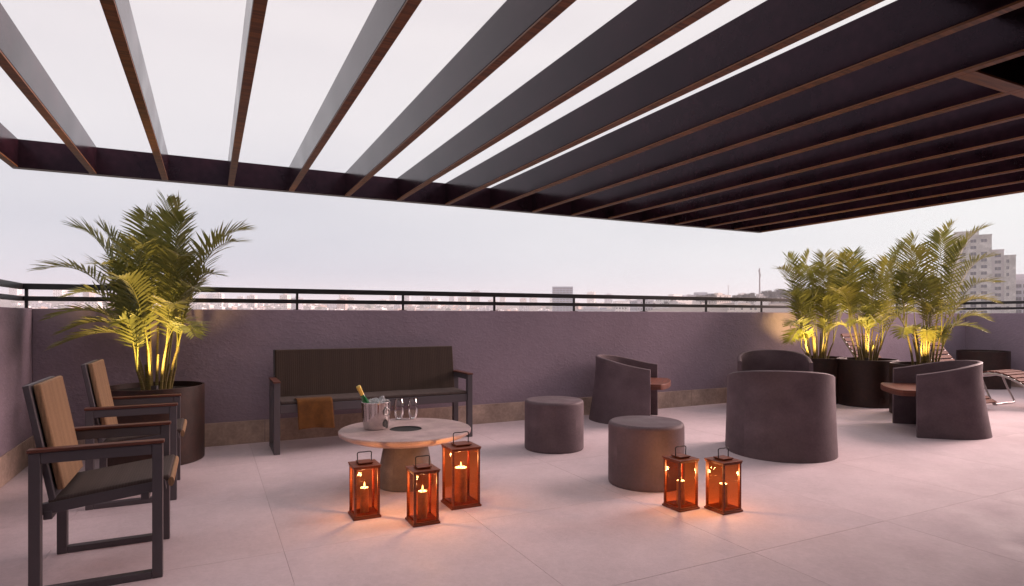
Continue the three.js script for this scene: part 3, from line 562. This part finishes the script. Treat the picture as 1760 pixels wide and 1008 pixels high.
const cityText = { low_house: ['low pale house in the hazy city beyond the railing', 'house', 'low houses of the far city'], apartment_block: ['hazy apartment block in the far city', 'building', 'apartment blocks of the far city'], tower_block: ['slim hazy tower block on the far skyline', 'building', 'tower blocks of the far city'], warehouse: ['long low hall in the hazy city', 'building', 'long halls of the far city'] };
function cityBlock(k, mat, px, depth, turn, sy = 1, lift = 0) {
  const [x, z] = at(px, depth), [n, g] = kinds[k], m = new THREE.Mesh(g, cityMat[mat]); m.name = numbered(n); m.position.set(x, landHeight(x, z) + lift, z); m.rotation.y = turn; m.scale.y = sy; m.castShadow = m.receiveShadow = true; scene.add(m);
  tag(m, ...cityText[n]); return m;
}
{ // the mass of far roofs and facades that nobody could count
  const g = merged([bx(-6, -8, -5, 6, 6, 5, 0), bx(-3, 6, -2, 1, 8, 2, 0), bx(-6.2, 6, -5.2, -4.5, 6.6, 5.2, 0)]), N = 2200, r = rng(31), I = new THREE.InstancedMesh(g, std({ color: rgb(1, 1, 1), roughness: 0.9 }), N), m = new THREE.Matrix4(), q = new THREE.Quaternion(), c = new THREE.Color();
  for (let i = 0; i < N; i++) {
    const px = -60 + 1800 * r(), depth = 520 + 1900 * Math.pow(r(), 0.8), [x, z] = at(px, depth), k = 0.55 + 1.0 * r(), t = r();
    m.compose(V(x, landHeight(x, z), z), q.setFromAxisAngle(V(0, 1, 0), r() * 3.14), V(k, 0.4 + 0.9 * r() * r(), k)); I.setMatrixAt(i, m);
    I.setColorAt(i, t < 0.5 ? c.setRGB(0.75, 0.72, 0.71) : t < 0.68 ? c.setRGB(0.50, 0.34, 0.27) : t < 0.85 ? c.setRGB(0.5, 0.48, 0.48) : c.setRGB(0.10, 0.12, 0.08));
  }
  I.name = 'far_city'; I.castShadow = I.receiveShadow = true; scene.add(I); tag(I, 'hazy mass of far city roofs and facades', 'city', null, 'stuff');
}
{
  const r = rng(77);
  for (const [depth, n, pick] of [[430, 26, [0, 1, 5, 1]], [640, 46, [0, 1, 1, 5]], [900, 58, [1, 1, 2, 0, 5, 1]], [1300, 60, [2, 1, 1, 5, 2, 1]], [1800, 70, [2, 2, 1, 5, 2, 3]]])
    for (let i = 0; i < n; i++) {
      const px = 20 + (i + 0.15 + 0.7 * r()) / n * 1680, k = pick[Math.floor(r() * pick.length)];
      cityBlock(k, Math.floor(r() * 7), px, depth * (0.86 + 0.28 * r()), -YAW + (r() - 0.5) * 1.2, 0.75 + r() * 0.5);
    }
}
function farTree(px, depth, w, h, seed, label) {
  const [x, z] = at(px, depth), r = rng(seed), t = thing('far_tree', label, 'tree', [x, landHeight(x, z), z], r() * 6, 'dark trees on the rise beyond the palms');
  mesh('trunk', lathe([[0.5, 0], [0.34, h * 0.3], [0.22, h * 0.75]], 8), std({ color: rgb(0.07, 0.05, 0.04), roughness: 1 }), t);
  const pos = [], nor = [];
  for (let i = 0; i < 900; i++) {
    const c = Math.floor(r() * 9), ca = c * 2.4, cq = c ? 0.27 * w : 0, cc = V(Math.cos(ca) * cq, h * (0.62 + 0.16 * Math.sin(c * 1.7)), Math.sin(ca) * cq), d = V(r() - 0.5, r() - 0.5, r() - 0.5).normalize().multiplyScalar(Math.cbrt(r()) * w * 0.27); d.y *= 0.8; cc.add(d);
    const a = V(r() - 0.5, r() - 0.5, r() - 0.5).normalize(), b = V(r() - 0.5, r() - 0.5, r() - 0.5).normalize(), s = 0.55 + 0.5 * r(), n = V().crossVectors(a, b).normalize();
    for (const p of [cc.clone().addScaledVector(a, -s), cc.clone().addScaledVector(b, s), cc.clone().addScaledVector(a, s)]) { pos.push(p.x, p.y, p.z); nor.push(n.x, n.y, n.z); }
  }
  const g = new THREE.BufferGeometry(); g.setAttribute('position', new THREE.Float32BufferAttribute(pos, 3)); g.setAttribute('normal', new THREE.Float32BufferAttribute(nor, 3)); g.setAttribute('uv', new THREE.Float32BufferAttribute(new Float32Array(pos.length / 3 * 2), 2));
  mesh('crown', g, std({ color: rgb(0.045, 0.055, 0.030), roughness: 1, side: THREE.DoubleSide }), t, true);
}
[[1205, 620, 14, 9], [1220, 600, 11, 10], [1267, 560, 10, 9], [1284, 540, 9, 12], [1292, 560, 8, 11], [1316, 570, 11, 12], [1327, 560, 10, 12], [1341, 565, 10, 14], [1352, 580, 11, 12], [1420, 520, 12, 13], [1150, 640, 12, 8], [560, 700, 12, 8], [405, 640, 11, 8], [700, 760, 14, 8], [1480, 500, 12, 12], [1130, 480, 11, 7], [1000, 520, 12, 7], [1180, 470, 10, 8]].forEach(([px, d, w, h], i) => farTree(px, d, w, h, 600 + i, i < 11 || i === 14 ? 'dark round tree on the rise beyond the palms' : 'dark tree between the far city houses'));

function mast(px, depth, h, label) {
  const [x, z] = at(px, depth), y = landHeight(x, z), m = thing('antenna_mast', label, 'mast', [x, y, z]);
  const L = []; for (let k = 0; k < 4; k++) { const a = k * Math.PI / 2 + 0.4, R = h * 0.022; L.push(bar(V(Math.cos(a) * R, 0, Math.sin(a) * R), V(Math.cos(a) * R * 0.4, h, Math.sin(a) * R * 0.4), 0.3, 0.3)); }
  for (let i = 0; i < 14; i++) { const y0 = h * i / 14, y1 = h * (i + 1) / 14, R0 = h * 0.022 * (1 - 0.6 * i / 14), R1 = h * 0.022 * (1 - 0.6 * (i + 1) / 14); for (let k = 0; k < 4; k++) { const a = k * Math.PI / 2 + 0.4, b = a + Math.PI / 2; L.push(bar(V(Math.cos(a) * R0, y0, Math.sin(a) * R0), V(Math.cos(b) * R1, y1, Math.sin(b) * R1), 0.14, 0.14)); } }
  const mt = std({ color: rgb(0.25, 0.23, 0.24), roughness: 0.7 });
  mesh('lattice', L, mt, m);
  for (let k = 0; k < 6; k++) mesh('antenna_panel', bx(-0.35, h * (0.72 + 0.04 * k), -0.15, 0.35, h * (0.72 + 0.04 * k) + 2, 0.15, 0).rotateY(k * 1.05).translate(Math.cos(k) * 0.9, 0, Math.sin(k) * 0.9), mt, m);
}
mast(1306, 600, 33, 'tall lattice antenna mast rising over the far trees');
mast(1252, 1500, 52, 'thin faint antenna mast on the far skyline');

// near towers beyond the right hand parapet and the glass faced block on the skyline
function tower(name, label, px, depth, turn, y1, blocks, mats, winMat) {
  const [x, z] = at(px, depth), t = thing(name, label, 'building', [x, GROUND, z], turn), H = y1 - GROUND;
  blocks.forEach(([x0, x1, drop, zf, zb, matI, cols, skip], bi) => {
    const top = H - drop, w = mesh('wall', [bx(x0, 0, zb, x1, top, zf, 0), bx(x0 - 0.15, top, zb - 0.15, x1 + 0.15, top + 0.5, zf + 0.15, 0)], mats[matI], t);
    const r = rng(900 + bi), n = cols.length;
    for (let f = 1; top - f * 3.15 > 20; f++) for (let c = 0; c < n; c++) {
      if (skip && r() < skip) continue;
      const cw = (x1 - x0) * cols[c][1], cx = x0 + (x1 - x0) * cols[c][0], y0 = top - f * 3.15;
      const fr = mesh('window', [bx(cx - cw / 2 - 0.12, y0 - 0.12, zf, cx + cw / 2 + 0.12, y0, zf + 0.12, 0), bx(cx - cw / 2 - 0.12, y0 + 1.5, zf, cx + cw / 2 + 0.12, y0 + 1.62, zf + 0.12, 0), bx(cx - cw / 2 - 0.12, y0, zf, cx - cw / 2, y0 + 1.5, zf + 0.12, 0), bx(cx + cw / 2, y0, zf, cx + cw / 2 + 0.12, y0 + 1.5, zf + 0.12, 0), bx(cx - 0.04, y0, zf, cx + 0.04, y0 + 1.5, zf + 0.1, 0)], mats[0], w);
      mesh('pane', bx(cx - cw / 2, y0, zf + 0.01, cx + cw / 2, y0 + 1.5, zf + 0.05, 0), winMat, w);
    }
  });
  return t;
}
{
  const white = std({ color: rgb(0.86, 0.83, 0.79), roughness: 0.8, map: again(mottle, 0.08) }), grey = std({ color: rgb(0.56, 0.53, 0.53), roughness: 0.8 }), tan = std({ color: rgb(0.60, 0.50, 0.44), roughness: 0.85 }), pane = std({ color: rgb(0.12, 0.12, 0.14), roughness: 0.2 }), steelBlue = std({ color: rgb(0.24, 0.25, 0.31), roughness: 0.7 }), pale = std({ color: rgb(0.5, 0.5, 0.55), roughness: 0.7 });
  const D = 300, k = D / FOCAL, th = (px) => -(YAW + Math.atan((px - 880) / FOCAL)), X = (px) => (px - 1668) * k / Math.cos(Math.atan((1668 - 880) / FOCAL)) * 0.8;
  const A = tower('apartment_tower', 'white stepped apartment tower rising behind the tallest palm', 1668, D, th(1668), EYE + 138 * k, [
    [X(1632), X(1697), 0, 4, -10, 0, [[0.18, 0.12], [0.40, 0.12], [0.62, 0.12], [0.84, 0.12]], 0.12],
    [X(1697) + 0.01, X(1713), 7.5, 3, -9, 1, [[0.5, 0.5]], 0],
    [X(1713) + 0.01, X(1728), 10.5, 4.5, -8, 0, [[0.3, 0.22]], 0.4],
  ], [white, grey, tan], pane);
  mesh('roof_house', bx(X(1645), EYE + 138 * k - GROUND + 0.5, -8, X(1680), EYE + 138 * k - GROUND + 3.2, -1, 0), white, A);
  const X2 = (px) => (px - 1752) * (300 / FOCAL) * 0.85;
  const B = tower('office_block', 'grey blue block with banded storeys beside the white tower', 1752, 300, th(1752), EYE + 62 * 300 / FOCAL, [
    [X2(1729), X2(1746), 0, 4, -12, 0, [[0.5, 0.7]], 0],
    [X2(1746) + 0.01, X2(1790), 0, 4.6, -12, 1, [[0.12, 0.2], [0.4, 0.2], [0.68, 0.2], [0.9, 0.12]], 0],
  ], [steelBlue, pale], pane);
  mesh('roof_house', bx(X2(1738), EYE + 62 * 300 / FOCAL - GROUND + 0.5, -8, X2(1775), EYE + 62 * 300 / FOCAL - GROUND + 3.6, -1, 0), pale, B);
  const C = tower('glass_block', 'square blue grey office block standing alone on the skyline', 967, 900, th(967), EYE + 52 * 900 / FOCAL, [[-15, 15, 0, 8, -8, 0, [[0.1, 0.12], [0.26, 0.12], [0.42, 0.12], [0.58, 0.12], [0.74, 0.12], [0.9, 0.12]], 0]], [std({ color: rgb(0.22, 0.25, 0.34), roughness: 0.6 })], pane);
}
// hazy air over the city
scene.fog = new THREE.FogExp2(rgb(0.85, 0.88, 0.94), 0.0004);

renderer.render(scene, camera);
